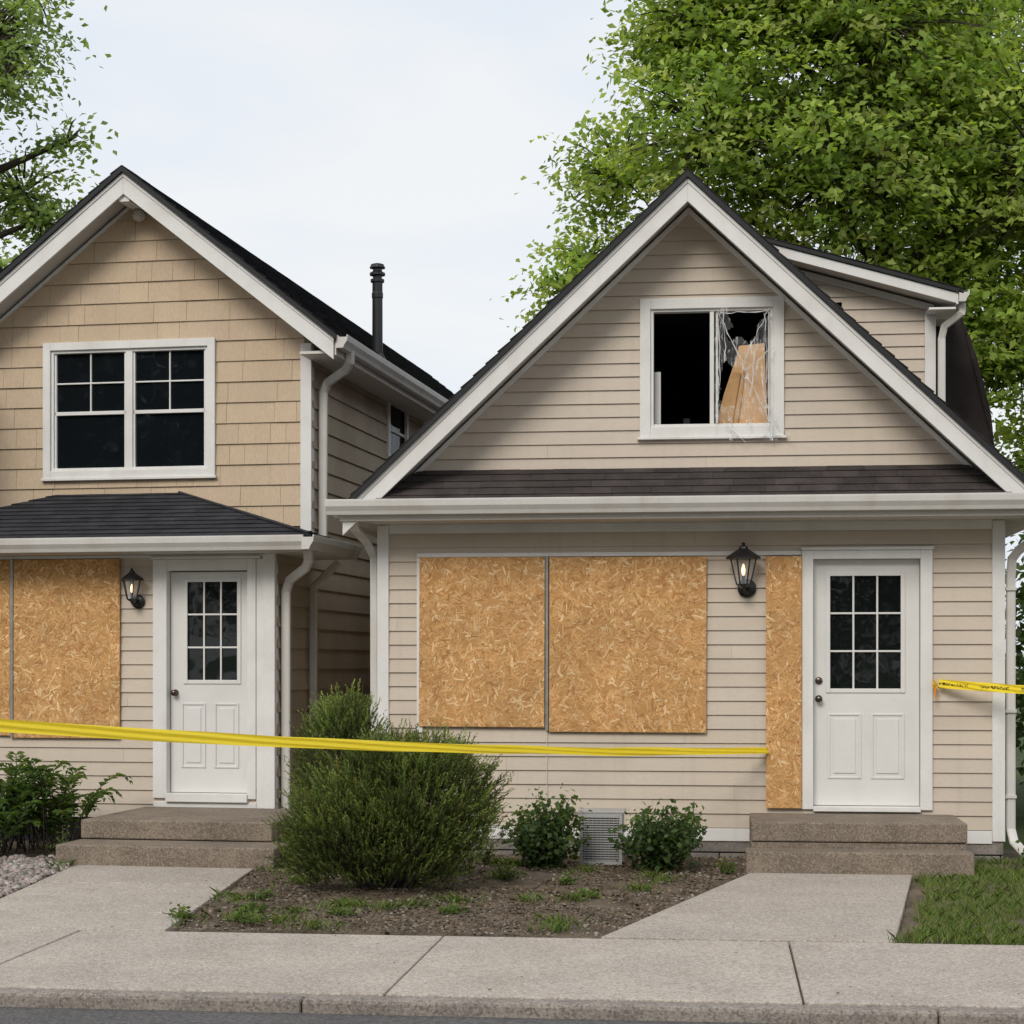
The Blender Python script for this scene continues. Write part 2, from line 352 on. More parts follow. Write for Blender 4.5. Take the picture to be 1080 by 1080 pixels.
# upper window
W=empty('broken_window'); W.parent=H
mb=MB(); ring(mb,-.669,.521,3.483,4.637,.088,-.035,.0)
ring(mb,-.585,.437,3.563,4.557,.03,-.012,.07)
mb.box(-.09,-.055,-.004,.06,3.593,4.527); mb.box(-.69,.54,-.055,-.002,3.462,3.484)
mb.obj('window_frame',M_white,W,.004)
mb=MB(); mb.box(-.04,-.022,.01,.045,3.6,4.52); mb.box(.39,.405,.01,.045,3.6,4.52)
mb.box(-.555,-.50,.12,.14,3.6,4.05); mb.box(-.34,-.28,1.5,1.53,3.78,3.84); mb.obj('sash_and_reflection',M_door,W,.003)  # small pale square deep in the room stands in for a bright window reflection
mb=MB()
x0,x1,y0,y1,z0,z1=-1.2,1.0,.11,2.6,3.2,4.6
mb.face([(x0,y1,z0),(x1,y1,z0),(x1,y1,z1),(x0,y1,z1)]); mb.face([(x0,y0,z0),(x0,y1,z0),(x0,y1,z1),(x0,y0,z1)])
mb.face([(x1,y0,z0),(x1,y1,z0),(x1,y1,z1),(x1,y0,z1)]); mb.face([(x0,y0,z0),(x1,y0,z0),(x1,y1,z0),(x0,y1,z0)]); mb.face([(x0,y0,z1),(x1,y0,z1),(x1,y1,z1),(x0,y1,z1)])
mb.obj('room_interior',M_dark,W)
mb=MB(); mb.prism([(-.05,3.57),(.03,3.86),(.13,4.16),(.15,4.25),(.36,4.27),(.365,4.20),(.39,3.57)],.085,.10); 
mb.obj('leaning_board',M_card,W,.003)
mb=MB(); mb.m=Matrix.Rotation(math.radians(2),4,'Z'); mb.prism([(-.045,3.57),(.08,3.98),(.11,4.03),(.17,4.02),(.13,3.80),(.10,3.60)],.06,.07); mb.prism([(.12,3.58),(.19,4.05),(.205,4.05),(.14,3.58)],.05,.058); mb.obj('board_offcut',mat('offcut',(.47,.28,.13),.8),W,.002)
mb=MB(); nx,nz=48,72; idx={}
for i in range(nx+1):
    for j in range(nz+1):
        x=-.05+i/nx*.52; z=3.44+j/nz*1.11
        n=abs(noise.noise(Vector((x*8+z*2,z*2.6-x*2,1))))*.07+abs(noise.noise(Vector((x*17+z*9,z*7-x*6,4))))*.04
        sag=.03*math.sin((x+.05)/.5*math.pi)
        idx[i,j]=mb.av((x,-.012-n-sag*.4-(.035 if z<3.6 or x>.40 else 0),z))
for i in range(nx):
    for j in range(nz):
        x=-.05+(i+.5)/nx*.52; z=3.44+(j+.5)/nz*1.11; u=(x+.05)/.5; v=(z-3.47)/1.07
        e=noise.noise(Vector((x*9,z*9,8)))*.12
        if v>.76+e and .25+e<u<.62+(v-.7)*.8+e: continue
        if .25<v<.55+e and .1+e<u<.42+e*.9: continue
        if v<.12+e*.7: 
            if noise.noise(Vector((x*16,z*3,3)))>-.02 and u<.8: continue
        if u>.93+e*.5 and v>.2: continue
        mb.f.append([idx[i,j],idx[i+1,j],idx[i+1,j+1],idx[i,j+1]])
mb.obj('plastic_sheet',M_plastic,W)
mb=MB()
for a,b in (((-.03,4.52),(.20,4.02)),((.40,4.53),(.16,4.05)),((.18,4.05),(.40,3.6)),((-.02,4.05),(-.03,3.62)),((.43,4.2),(.2,4.02)),((.43,3.62),(.57,3.46)),((.02,3.6),(.2,3.43)),((.33,4.0),(.42,3.5)),((.2,3.45),(.5,3.5)),((-.02,4.4),(.0,3.9)),((.02,4.53),(.04,4.1)),((0,4.50),(.38,4.5)),((.36,4.5),(.38,3.9)),((.28,4.2),(.24,3.8))):
    pts=[(a[0]+(b[0]-a[0])*t+random.uniform(-.010,.010),-.075-.02*random.random(),a[1]+(b[1]-a[1])*t+random.uniform(-.012,.012)) for t in np.linspace(0,1,9)]
    mb.tube(pts,[random.uniform(.001,.006) for _ in pts],5)
mb.obj('plastic_folds',clearmat('plastic_fold',.35,(.8,.81,.83),.25),W)
# dormer
D=empty('dormer'); D.parent=H
y=1.2
mb=MB(); mb.m=Matrix.Translation((0,y,0))
rl=lambda z: CX+(ZA-z)/SL-.1
dtop=lambda z:1.872 if z<4.72 else 1.872-(z-4.72)/.29
courses(mb,3.4,5.35,.112,rl,dtop,vary=.02)
mb.m=frame((1.872,y,0),(0,1,0),(0,0,1)); courses(mb,3.4,4.72,.112,0,5,vary=.02); mb.obj('dormer_siding',M_sidR,D)
mb=MB()
ds=lambda x:4.83+.29*(2.03-x)
mb.prism([(-.1,ds(-.1)-.01),(2.03,ds(2.03)-.01),(2.03,ds(2.03)-.10),(-.1,ds(-.1)-.10)],y-.28,y-.25)
mb.box(1.79,1.885,y-.03,y-.001,3.4,4.72)
mb.prism([(.3,ds(.3)-.11),(1.87,ds(1.87)-.11),(1.87,ds(1.87)-.17),(.3,ds(.3)-.17)],y-.03,y-.003)
mb.box(2.03,2.05,y-.28,y+4.9,4.72,4.83)
mb.box(1.80,2.03,y-.26,y+.2,4.68,4.70)
mb.obj('dormer_trim',M_white,D,.003)
mb=MB(); mb.prism([(-.1,ds(-.1)-.03),(2.03,ds(2.03)-.03),(2.03,ds(2.03)-.09),(-.1,ds(-.1)-.09)],y-.249,y+4.9); mb.obj('dormer_soffit',M_soffit,D)
mb=MB(); mb.prism([(-.2,ds(-.2)+.03),(2.09,ds(2.09)+.03),(2.09,ds(2.09)-.005),(-.2,ds(-.2)-.005)],y-.30,y+5); mb.obj('dormer_roof_edge',M_drip,D)
mb=MB(); mb.m=frame((2.09,y-.31,ds(2.09)+.034),(0,1,0),(-.96,0,.2785)); courses(mb,0,2.3,.14,0,5.2,tab=(.25,.33),thick=.01,vary=.28); mb.obj('dormer_shingles',M_roofB,D)
mb=MB(); mb.m=frame((2.05,y-.3,0),(0,1,0),(0,0,1)); gutter(mb,0,2.2,-.003,4.84,.09,.10); 
mb.m=Matrix.Identity(4); mb.tube([(2.09,y-.2,4.74),(2.09,y-.2,4.66),(1.95,y-.10,4.56),(1.93,y-.07,4.46),(1.93,y-.07,3.4)],.033,8,sq=.7)
mb.obj('dormer_gutter',M_gutter,D)
mb=MB(); mb.m=frame((2.56,2.1,3.45),(0,1,0),(-.33,0,1.35)); courses(mb,0,1.42,.14,0,5,tab=(.25,.33),thick=.01,vary=.25); mb.m=Matrix.Identity(4)
mb.prism([(2.545,3.44),(2.50,3.9),(2.37,4.45),(2.225,4.84),(1.9,4.84),(1.9,3.44)],2.12,7,(.5,.5,.5)); mb.obj('rear_roof',M_roofB,D)

# ================================================================== LEFT HOUSE
ang=math.radians(-4.04)
ML=Matrix.Translation((-3.917,15.961,0))@Matrix.Rotation(ang,4,'Z')
G=empty('shake_sided_house',ML)
GX,GZ,GS=-1.71,6.245,.79; UY=1.1
wh=(-2.60,-1.02,3.46,4.63)
z2=lambda d:(lambda z:min(0-.06,GX+(GZ-.17-z)/GS) if d>0 else max(-3.42,GX-(GZ-.17-z)/GS))
mb=MB(); mb.m=Matrix.Translation((0,UY,0)); courses(mb,2.9,6.05,.197,z2(-1),z2(1),[wh],tab=(.14,.50),thick=.015,vary=.035,gap=.0012,jit=.003,under=.7,side=.6)
mb.obj('shake_siding',M_shake,G)
mb=MB(); mb.m=Matrix.Translation((0,UY,0))
def poly_gable(mb,y0,y1):
    mb.prism([(-3.42,2.5),(wh[0],2.5),(wh[0],GZ-.18-GS*(GX-wh[0])),(-3.42,GZ-.18-GS*(GX+3.42))],y0,y1)
    mb.prism([(wh[1],2.5),(-.02,2.5),(-.02,GZ-.18-GS*(-.02-GX)),(wh[1],GZ-.18-GS*(wh[1]-GX))],y0,y1)
    mb.box(wh[0],wh[1],y0,y1,2.5,wh[2])
    mb.prism([(wh[0],wh[3]),(wh[1],wh[3]),(wh[1],GZ-.18-GS*(wh[1]-GX)),(GX,GZ-.18),(wh[0],GZ-.18-GS*(GX-wh[0]))],y0,y1)
poly_gable(mb,.001,.1); mb.obj('upper_sheathing',mat('sheathing',(.26,.2,.13),.9),G)
dh=(-1.0,-.235,.42,2.46)
mb=MB(); courses(mb,.22,2.6,.125,-3.42,-.05,[dh],**VS); mb.obj('lower_siding',M_sidR,G)
mb=MB(); mb.box(-3.4,dh[0],.004,.1,-.1,2.62); mb.box(dh[1],-.02,.004,.1,-.1,2.62); mb.box(dh[0],dh[1],.004,.1,dh[3],2.62); mb.box(dh[0],dh[1],.004,.1,-.1,dh[2])
mb.box(-.12,-.01,.11,13,-.1,2.6); mb.box(-3.4,-3.3,.11,13,-.1,4.5); mb.box(-.12,-.01,1.21,13,2.6,4.6); mb.box(-3.4,0,12.9,13,-.1,4.6)
mb.obj('lower_sheathing',M_dark,G)
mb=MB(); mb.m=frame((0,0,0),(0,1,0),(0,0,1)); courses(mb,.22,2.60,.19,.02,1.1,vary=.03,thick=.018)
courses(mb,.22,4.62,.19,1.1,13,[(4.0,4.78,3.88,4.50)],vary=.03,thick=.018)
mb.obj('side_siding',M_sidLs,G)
gable_roof(G,GX,GZ,GS,-3.77,.335,.70,13.2,.12,M_roof,(.2,.35),UY,fw=.20)
mb=MB(); mb.box(-.095,.012,UY-.03,UY-.001,2.85,4.62); mb.box(.001,.014,UY-.001,UY+.06,2.6,4.6)
for k in (-1,1):
    xe=GX+k*1.7
    mb.prism([(GX,GZ-.17),(xe,GZ-.17-GS*1.7),(xe,GZ-.21-GS*1.7),(GX,GZ-.21)],UY-.025,UY-.002)
mb.box(GX-.05,GX+.05,.73,UY-.03,GZ-.30,GZ-.2)
mb.obj('upper_trim',M_white,G,.003)
mb=MB(); mb.m=Matrix.Translation((GX+.02,UY-.06,GZ-.42)); mb.lathe([(.0,.0),(.05,.02),(.065,.06),(.05,.1),(.02,.12)],0,0,14)
mb.obj('gable_lamp',M_soffit,G,smooth=True)
mb=MB(); mb.box(.0,.335,.74,13,4.46,4.485)
mb.box(.34,.355,.72,13.1,4.44,4.6)
mb.obj('side_soffit',M_soffit,G)
mb=MB(); mb.m=frame((.357,.70,0),(0,1,0),(0,0,1)); gutter(mb,0,12.5,-.002,4.62,.11,.12); mb.m=Matrix.Identity(4)
mb.tube([(.40,1.02,4.52),(.40,1.03,4.42),(.34,1.1,4.36),(.12,1.25,4.27),(.07,1.28,4.18),(.065,1.28,2.75)],.042,8,sq=.7)
mb.tube([(.37,-.22,2.60),(.37,-.20,2.50),(.32,-.12,2.44),(.11,.08,2.34),(.065,.12,2.24),(.065,.12,.1)],.042,8,sq=.7)
mb.tube([(.30,1.0,2.55),(.2,.98,2.45),(.07,.95,2.32),(.065,.95,.1)],.035,8,sq=.7)
gutter(mb,-3.90,.40,-.36,2.705,.11,.125)
mb.m=frame((.385,-.47,0),(0,1,0),(0,0,1)); gutter(mb,0,1.57,-.002,2.705,.11,.125)
mb.obj('gutters',M_gutter,G,.002)
mb=MB()
mb.m=frame((0,-.42,2.70),(1,0,0),(0,1.52,.53)); Ls=math.hypot(1.52,.53)
courses(mb,-.02,Ls,.14,lambda s:-3.86+(1.3*s/Ls),lambda s:.43-(1.73*s/Ls),tab=(.25,.33),thick=.010,vary=.2,gap=.0015,jit=.002,side=.7)
c_=1.73; mb.m=frame((.44,-.42,2.70),(0,1,0),(-c_,0,.53)); Lr=math.hypot(c_,.53)
courses(mb,-.02,Lr,.14,lambda s:0+1.52*s/Lr,1.52,tab=(.25,.33),thick=.010,vary=.2,gap=.0015,jit=.002,side=.7)
mb.obj('porch_roof_shingles',M_roof,G)
mb=MB(); 
A=(-3.86,-.40,2.69);B=(.42,-.40,2.69);C=(-1.30,1.08,3.22);E_=(-2.56,1.08,3.22);F_=(.42,1.08,2.69);K=(-3.86,1.08,2.69)
for p in ([A,B,C,E_],[B,F_,C],[A,E_,K],[A,K,F_,B]): mb.face(p)
mb.obj('porch_roof_deck',M_drip,G)
mb=MB(); mb.tube([(.43,-.42,2.725),(-1.30,1.08,3.235)],.016,6); mb.obj('hip_cap',M_roof,G)
mb=MB(); mb.box(-3.86,.385,-.355,1.09,2.575,2.60); mb.box(-3.86,.385,-.36,-.34,2.575,2.69); mb.box(.37,.385,-.34,1.09,2.60,2.69)
mb.obj('porch_soffit',M_soffit,G)
mb=MB()
mb.box(-1.125,-.995,-.04,.1,.40,2.53); mb.box(-.995,-.245,-.038,.1,2.43,2.53); mb.box(-.245,-.165,-.04,.1,.40,2.53); mb.box(-.163,-.10,-.028,.05,.30,2.53); mb.box(-.098,.012,-.045,.06,.2,2.575)
mb.box(-1.14,-.12,-.055,.1,2.532,2.556); mb.box(-3.42,-.10,-.028,0,2.545,2.574)
mb.box(-1.0,-.24,-.06,.1,.37,.445); mb.box(-1.125,-.165,-.03,.05,.32,.37)
mb.obj('door_frame',M_white,G,.004)
door(G,-.988,-.25,.45,2.42,-.835,-.36,1.45,2.335,(1.34,),.10)
mb=MB(); mb.box(-1.0,-.24,.1,.12,.38,2.5); mb.obj('door_backing',M_dark,G)
W2=empty('window'); W2.parent=G
x0,x1,z0,z1=-2.68,-.936,3.385,4.70
mb=MB(); mb.m=Matrix.Translation((0,UY,0)); ring(mb,x0,x1,z0,z1,.075,-.045,.0); ring(mb,x0+.075,x1-.075,z0+.075,z1-.075,.028,-.02,.06)
xm=(x0+x1)/2; mb.box(xm-.035,xm+.035,-.018,.06,z0+.1,z1-.1); mb.box(x0-.015,x1+.015,-.06,-.002,z0-.02,z0+.005)
for a,b in ((x0+.103,xm-.035),(xm+.035,x1-.103)):
    mb.box(a,b,.0,.03,4.0,4.035); mb.box(a,b,.008,.028,4.30,4.315); mb.box((a+b)/2-.007,(a+b)/2+.007,.01,.03,4.035,z1-.1)
    mb.box(a,a+.02,.0,.03,z0+.1,z1-.1); mb.box(b-.02,b,.0,.03,z0+.1,z1-.1)
mb.obj('window_frame',M_white,W2,.003)
mb=MB(); mb.m=Matrix.Translation((0,UY,0)); mb.box(x0+.1,x1-.1,.032,.04,z0+.1,z1-.1); mb.obj('window_glass',M_glass,W2)
W3=empty('side_window'); W3.parent=G
mb=MB(); mb.m=frame((0,0,0),(0,1,0),(0,0,1)); ring(mb,3.93,4.85,3.82,4.55,.08,-.035,.0); mb.box(4.01,4.77,-.01,.02,4.17,4.2); mb.obj('window_frame',M_white,W3,.003)
mb=MB(); mb.m=frame((0,0,0),(0,1,0),(0,0,1)); mb.box(4.01,4.77,.01,.03,3.9,4.47); mb.obj('window_glass',M_glass,W3)
mb=MB(); mb.lathe([(.10,4.7),(.09,4.95),(.058,5.0),(.056,5.78),(.075,5.78),(.075,5.81),(.05,5.815),(.05,5.85),(.085,5.855),(.085,5.88),(.05,5.90),(.05,5.93),(.088,5.935),(.07,5.975),(.02,5.99)],-.1,3.95,20)
mb.obj('stovepipe',M_blackm,G,smooth=False)
mb=MB(); mb.lathe([(.057,5.60),(.062,5.61),(.062,5.66),(.057,5.67)],-.1,3.95,20); mb.obj('pipe_band',M_blackm,G)

# ================================================================== BOARDS
def board(name,M,x0,x1,z0,z1,y,rot=0,th=.012):
    mb=MB(); cx,cz=(x0+x1)/2,(z0+z1)/2; w,h=(x1-x0)/2,(z1-z0)/2
    mb.box(-w,w,-th,0,-h,h,(.50,.27,.10))
    n=int((2*w)*(2*h)*1900)
    pal=[(.63,.36,.15),(.58,.32,.125),(.67,.41,.19),(.52,.27,.10),(.62,.35,.14),(.44,.215,.075),(.75,.52,.28),(.59,.33,.13),(.61,.35,.145)]
    bk=random.uniform(.97,1.05)
    for i in range(n):
        px,pz=random.uniform(-w,w),random.uniform(-h,h); L=random.uniform(.018,.06); W_=random.uniform(.004,.015); a=random.uniform(0,math.pi)
        c=random.choice(pal); k=random.uniform(.88,1.08)*bk*(1+.12*noise.noise(Vector((px*2.2,pz*2.2,cx*3)))); c=tuple(k*q for q in c)
        ca,sa=math.cos(a),math.sin(a); d=-th-.0006-i/n*.0022; pts=[]
        bend=random.uniform(-.3,.3)*W_
        for u,v in ((-1,-.4),(-.55,-1),(.1,-.9+bend*10),(.8,-.8),(1,.3),(.5,1),(-.2,.8),(-.8,.7)):
            u*=L*random.uniform(.7,1); v*=W_*random.uniform(.5,1)
            qx=min(max(px+u*ca-v*sa,-w),w); qz=min(max(pz+u*sa+v*ca,-h),h); pts.append((qx,d,qz))
        mb.face(pts,c)
    for ix in (-1,1):
        for k in range(5):
            X=ix*(w-.03); Z=-h+.05+k*(2*h-.1)/4
            mb.face([(X+.005*math.cos(t),-th-.0045,Z+.005*math.sin(t)) for t in np.linspace(0,2*math.pi,9)[:-1]],(.06,.05,.045))
    o=mb.obj(name,M_osb); o.matrix_world=M@Matrix.Translation((cx,y,cz))@Matrix.Rotation(math.radians(rot),4,'Y'); return o
MR=Matrix.Translation((0,YW,0))
board('plywood_board',MR,-2.526,-1.465,1.07,2.495,-.032,.25)
board('plywood_board',MR,-1.425,-.118,1.03,2.49,-.032,.15)
board('plywood_board',MR,.372,.663,.41,2.485,-.044,0)
board('plywood_board',ML,-2.455,-1.437,.93,2.54,-.03,0)
board('plywood_board',ML,-3.35,-2.49,.95,2.54,-.03,0)
mb=MB(); mb.box(-1.456,-1.434,YW-.05,YW-.018,1.04,2.50); mb.obj('seam_strip',M_steel)
mb=MB(); mb.m=ML; mb.box(-2.486,-2.460,-.048,-.018,.93,2.55); mb.obj('seam_strip',M_steel)

# ================================================================== LANTERNS
def lantern(M,s=1.0):
    E=empty('wall_lantern',M@Matrix.Scale(s,4))
    mb=MB(); cy=-.15
    mb.m=Matrix.Translation((.03,-.022,-.12))@Matrix.Rotation(math.radians(90),4,'X'); mb.lathe([(.075,0),(.078,.01),(.06,.02),(.03,.03),(.02,.04)],0,0,20); mb.m=Matrix.Identity(4)
    mb.tube([(.03,-.04,-.12),(.03,-.09,-.15),(.015,-.14,-.16),(0,cy,-.13),(0,cy,-.10)],.014,8)
    mb.lathe([(.012,-.125),(.035,-.115),(.055,-.10),(.060,-.09)],0,cy,6)
    for k in range(6):
        t=math.pi/3*k; b=(.055*math.cos(t),cy+.055*math.sin(t),-.095); tt=(.105*math.cos(t),cy+.105*math.sin(t),.12)
        mb.tube([b,tt],.006,5)
    mb.lathe([(.107,.118),(.142,.115),(.142,.128),(.12,.145),(.06,.185),(.038,.20),(.033,.215),(.014,.228),(.018,.24),(.004,.252)],0,cy,6 )
    mb.tube([(0,cy,-.1),(0,cy,-.02)],.014,8)
    mb.obj('lantern_body',M_blackm,E)
    mb=MB(); r0,r1=.052,.10
    for k in range(6):
        t=math.pi/3*k; t2=t+math.pi/3
        mb.face([(r0*math.cos(t),cy+r0*math.sin(t),-.094),(r0*math.cos(t2),cy+r0*math.sin(t2),-.094),(r1*math.cos(t2),cy+r1*math.sin(t2),.118),(r1*math.cos(t),cy+r1*math.sin(t),.118)])
    mb.obj('glass_panes',M_clear,E)
    mb=MB(); mb.lathe([(.008,-.02),(.014,.0),(.016,.03),(.009,.06),(.002,.075)],0,cy,10); mb.obj('bulb',M_bulb,E,smooth=True)
lantern(MR@Matrix.Translation((.185,0,2.345)),1.0)
lantern(ML@Matrix.Translation((-1.29,0,2.25)),.80)

# ================================================================== STEPS
def steps(M,parts,name='concrete_steps'):
    mb=MB()
    for (x0,x1,y0,y1,z0,z1) in parts: mb.box(x0,x1,y0,y1,z0,z1)
    o=mb.obj(name,M_step,None,.012); o.matrix_world=M
steps(MR,[(.235,1.885,-.92,-.065,-.05,.215),(.235,1.885,-.935,-.065,.218,.37),(.19,1.90,-1.22,-.925,-.05,.168)])
steps(ML,[(-1.185,.435,-1.44,-.065,-.05,.168),(-1.19,.44,-1.455,-.065,.171,.325),(-1.20,.61,-1.92,-1.445,-.05,.165)])

# ================================================================== GROUND
def sheet(name,pts,z,m):
    mb=MB(); mb.face([(x,y,z) for x,y in pts]); return mb.obj(name,m)
sheet('ground',[(-600,-600),(600,-600),(600,600),(-600,600)],-.13,M_yard)
sheet('road',[(-80,-6),(80,-6),(80,8.72),(-80,8.72)],-.075,M_asph)
YB,YF=10.73,8.80
def slab_grid(name,xs,ys,z0,z1,m,gap=.005,bev=.008):
    mb=MB()
    for a,b in zip(xs,xs[1:]):
        for c,d in zip(ys,ys[1:]):
            k=random.uniform(.91,1.06); dz=random.uniform(-.003,.003)
            mb.box(a+gap,b-gap,c+gap,d-gap,z0,z1+dz,(k,k*random.uniform(.99,1.01),k))
    return mb.obj(name,m,None,bev)
xs=[-35.5+1.98*i for i in range(0,17)]+[-1.62,.39,2.4]+[2.4+1.98*i for i in range(1,16)]
xs=sorted(set([x for x in xs if x<-3 or x>=-1.7])); 
slab_grid('sidewalk',xs,[YF,YB],-.12,0,M_conc)
sheet('sidewalk_joint_bed',[(-36,YF+.01),(34,YF+.01),(34,YB-.01),(-36,YB-.01)],-.02,M_mulch)
slab_grid('curb',[-35+3*i for i in range(24)],[8.66,YF-.004],-.12,-.006,M_curb,.003,.02)
def inpath(x,y):
    if y<YB: return True
    t=(y-10.73)/(14.2-10.73)
    l=-.70+t*.92; r=.99+t*.45
    if l-.02<x<r+.02 and y<14.25: return True
    t=(y-10.8)/(13.9-10.8)
    if -4.75-.31*t-.02<x<-3.32-.28*t+.02 and y<14.5: return True
    return False
mb=MB(); X0,X1,Y0,Y1=-9,7,YB+.005,16.4; nx,ny=260,95; ii={}
for i in range(nx+1):
    for j in range(ny+1):
        x=X0+(X1-X0)*i/nx; yv=Y0+(Y1-Y0)*j/ny
        z=-.01+noise.noise(Vector((x*1.3,yv*1.3,0)))*.02+noise.noise(Vector((x*6,yv*6,2)))*.014+noise.noise(Vector((x*20,yv*20,2)))*.010
        z+= .03*math.sin(max(0,min(1,(yv-YB)/.8))*math.pi/2)-.02
        if inpath(x,yv): z=-.05
        if yv>14.1: z-=0.01
        ii[i,j]=mb.av((x,yv,z))
for i in range(nx):
    for j in range(ny): mb.f.append([ii[i,j],ii[i+1,j],ii[i+1,j+1],ii[i,j+1]])
mb.obj('garden_soil',M_mulch,smooth=True)
sheet('yard',[(-60,16.3),(60,16.3),(60,120),(-60,120)],-.03,M_yard)
sheet('yard',[(-60,YB+.01),(-8.9,YB+.01),(-8.9,16.4),(-60,16.4)],-.02,M_yard)
sheet('yard',[(6.9,YB+.01),(60,YB+.01),(60,16.4),(6.9,16.4)],-.02,M_yard)
def quadslabs(name,rows):
    mb=MB()
    for (l0,r0,y0),(l1,r1,y1) in zip(rows,rows[1:]):
        k=random.uniform(.86,.97); g=.007; c=(k,k,k); z=.004+random.uniform(-.003,.003)
        i=[mb.av(p,c) for p in ((l0,y0+g,-.06),(r0,y0+g,-.06),(r1,y1-g,-.06),(l1,y1-g,-.06),(l0,y0+g,z),(r0,y0+g,z),(r1,y1-g,z),(l1,y1-g,z))]
        for q_ in ((3,2,1,0),(4,5,6,7),(0,1,5,4),(1,2,6,5),(2,3,7,6),(3,0,4,7)): mb.f.append([i[k2] for k2 in q_])
    mb.obj(name,M_conc,None,.008)
def rr(y): 
    t=(y-10.73)/(14.2-10.73); return (-.70+t*.92,.99+t*.45,y)
quadslabs('path',[rr(10.745),rr(12.5),rr(14.19)])
def rl2(y):
    t=(y-10.8)/(13.9-10.8); return (-4.75-.31*t,-3.32-.28*t,y)
quadslabs('path',[rl2(10.745),rl2(11.5),rl2(13.0),rl2(14.2)])
def scatter_quads(name,n,box,size,cols,m,test,z0=.002,tilt=.45,elong=2.5,wave=.02):
    V=[];F=[];C=[]
    k=0
    while k<n:
        x=random.uniform(box[0],box[1]); yv=random.uniform(box[2],box[3])
        if not test(x,yv): k+=.2; continue
        k+=1
        L=random.uniform(size[0],size[1]) if random.random()<.9 else size[1]*random.uniform(1,1.8)
        W_=L/random.uniform(1.2,elong); R=Matrix.Rotation(random.uniform(0,6.28),3,'Z')@Matrix.Rotation(random.gauss(0,tilt),3,'X')@Matrix.Rotation(random.gauss(0,tilt*.6),3,'Y')
        z=z0+random.uniform(0,.010)+noise.noise(Vector((x*1.3,yv*1.3,0)))*wave; c=random.choice(cols); q=random.uniform(.7,1.2); b=len(V)
        for u,v,w in ((-L,-W_,0),(L*.8,-W_*.7,0),(L,W_*.8,.003),(-L*.7,W_,.002)):
            V.append(tuple(R@Vector((u,v,w))+Vector((x,yv,z)))); C.append(tuple(q*e for e in c))
        F.append((b,b+1,b+2,b+3))
    return npmesh(name,np.array(V),np.array(F),np.array(C),m)
def bedtest(x,yv): return (not inpath(x,yv)) and (x<.4) and x>-3.9 and noise.noise(Vector((x*1.7,yv*1.7,4)))>-.3
scatter_quads('mulch',24000,(-4,.5,YB+.02,15.3),(.003,.011),[(.15,.11,.075),(.11,.08,.055),(.19,.15,.105),(.24,.195,.14),(.13,.10,.068),(.06,.045,.03),(.10,.06,.035)],M_chip,bedtest)
# debris and fallen leaves on the pavement, denser along edges
def debtest(x,yv):
    e=min(abs(yv-YB),abs(yv-YF)*1.5); 
    return yv<14.2 and (yv<YB or inpath(x,yv)) and random.random()<.05+.95*math.exp(-e*9)
scatter_quads('leaf_litter',520,(-7,4,YF,14.1),(.003,.009),[(.16,.12,.07),(.10,.075,.045),(.14,.15,.05),(.22,.16,.08)],M_chip,debtest,.006,.3,2,0)
def gtest(x,yv): return (not inpath(x,yv)) and x<-4.6 and yv<14.6
V=[];F=[];C=[]
ico=[(0,0,1),(.89,0,.45),(.28,.85,.45),(-.72,.53,.45),(-.72,-.53,.45),(.28,-.85,.45),(.72,.53,-.45),(-.28,.85,-.45),(-.89,0,-.45),(-.28,-.85,-.45),(.72,-.53,-.45),(0,0,-1)]
icf=[(0,1,2),(0,2,3),(0,3,4),(0,4,5),(0,5,1),(1,6,2),(2,7,3),(3,8,4),(4,9,5),(5,10,1),(1,10,6),(2,6,7),(3,7,8),(4,8,9),(5,9,10),(6,11,10),(6,7,11),(7,8,11),(8,9,11),(9,10,11)]
def pebble(x,yv,z,s,c):
    b=len(V); R=Matrix.Rotation(random.uniform(0,6.28),3,'Z')@Matrix.Rotation(random.uniform(-.5,.5),3,'X')
    for p in ico:
        q=R@Vector((p[0]*s*1.2*random.uniform(.8,1.1),p[1]*s*random.uniform(.8,1.1),p[2]*s*.65)); V.append((x+q[0],yv+q[1],z+q[2])); C.append(c)
    for f in icf: F.append(tuple(b+k for k in f))
n=0
while n<6500:
    x=random.uniform(-7.2,-4.6); yv=random.uniform(YB+.03,14.6)
    if not gtest(x,yv): continue
    n+=1; k=random.uniform(.5,1.3); w=random.uniform(.85,1.05); pebble(x,yv,.0+random.uniform(-.01,.02),random.uniform(.012,.032),(.32*k,.29*k*w,.265*k*w))
npmesh('gravel',np.array(V),np.array(F),np.array(C),M_grav)
V=[];F=[];C=[]
for n in range(1500):
    x=random.uniform(-3.6,.3); yv=random.uniform(YB+.03,14.9)
    if inpath(x,yv): continue
    k=random.uniform(.4,1.2); pebble(x,yv,.0,random.uniform(.005,.015),(.28*k,.25*k,.21*k))
npmesh('pebbles',np.array(V),np.array(F),np.array(C),M_grav)
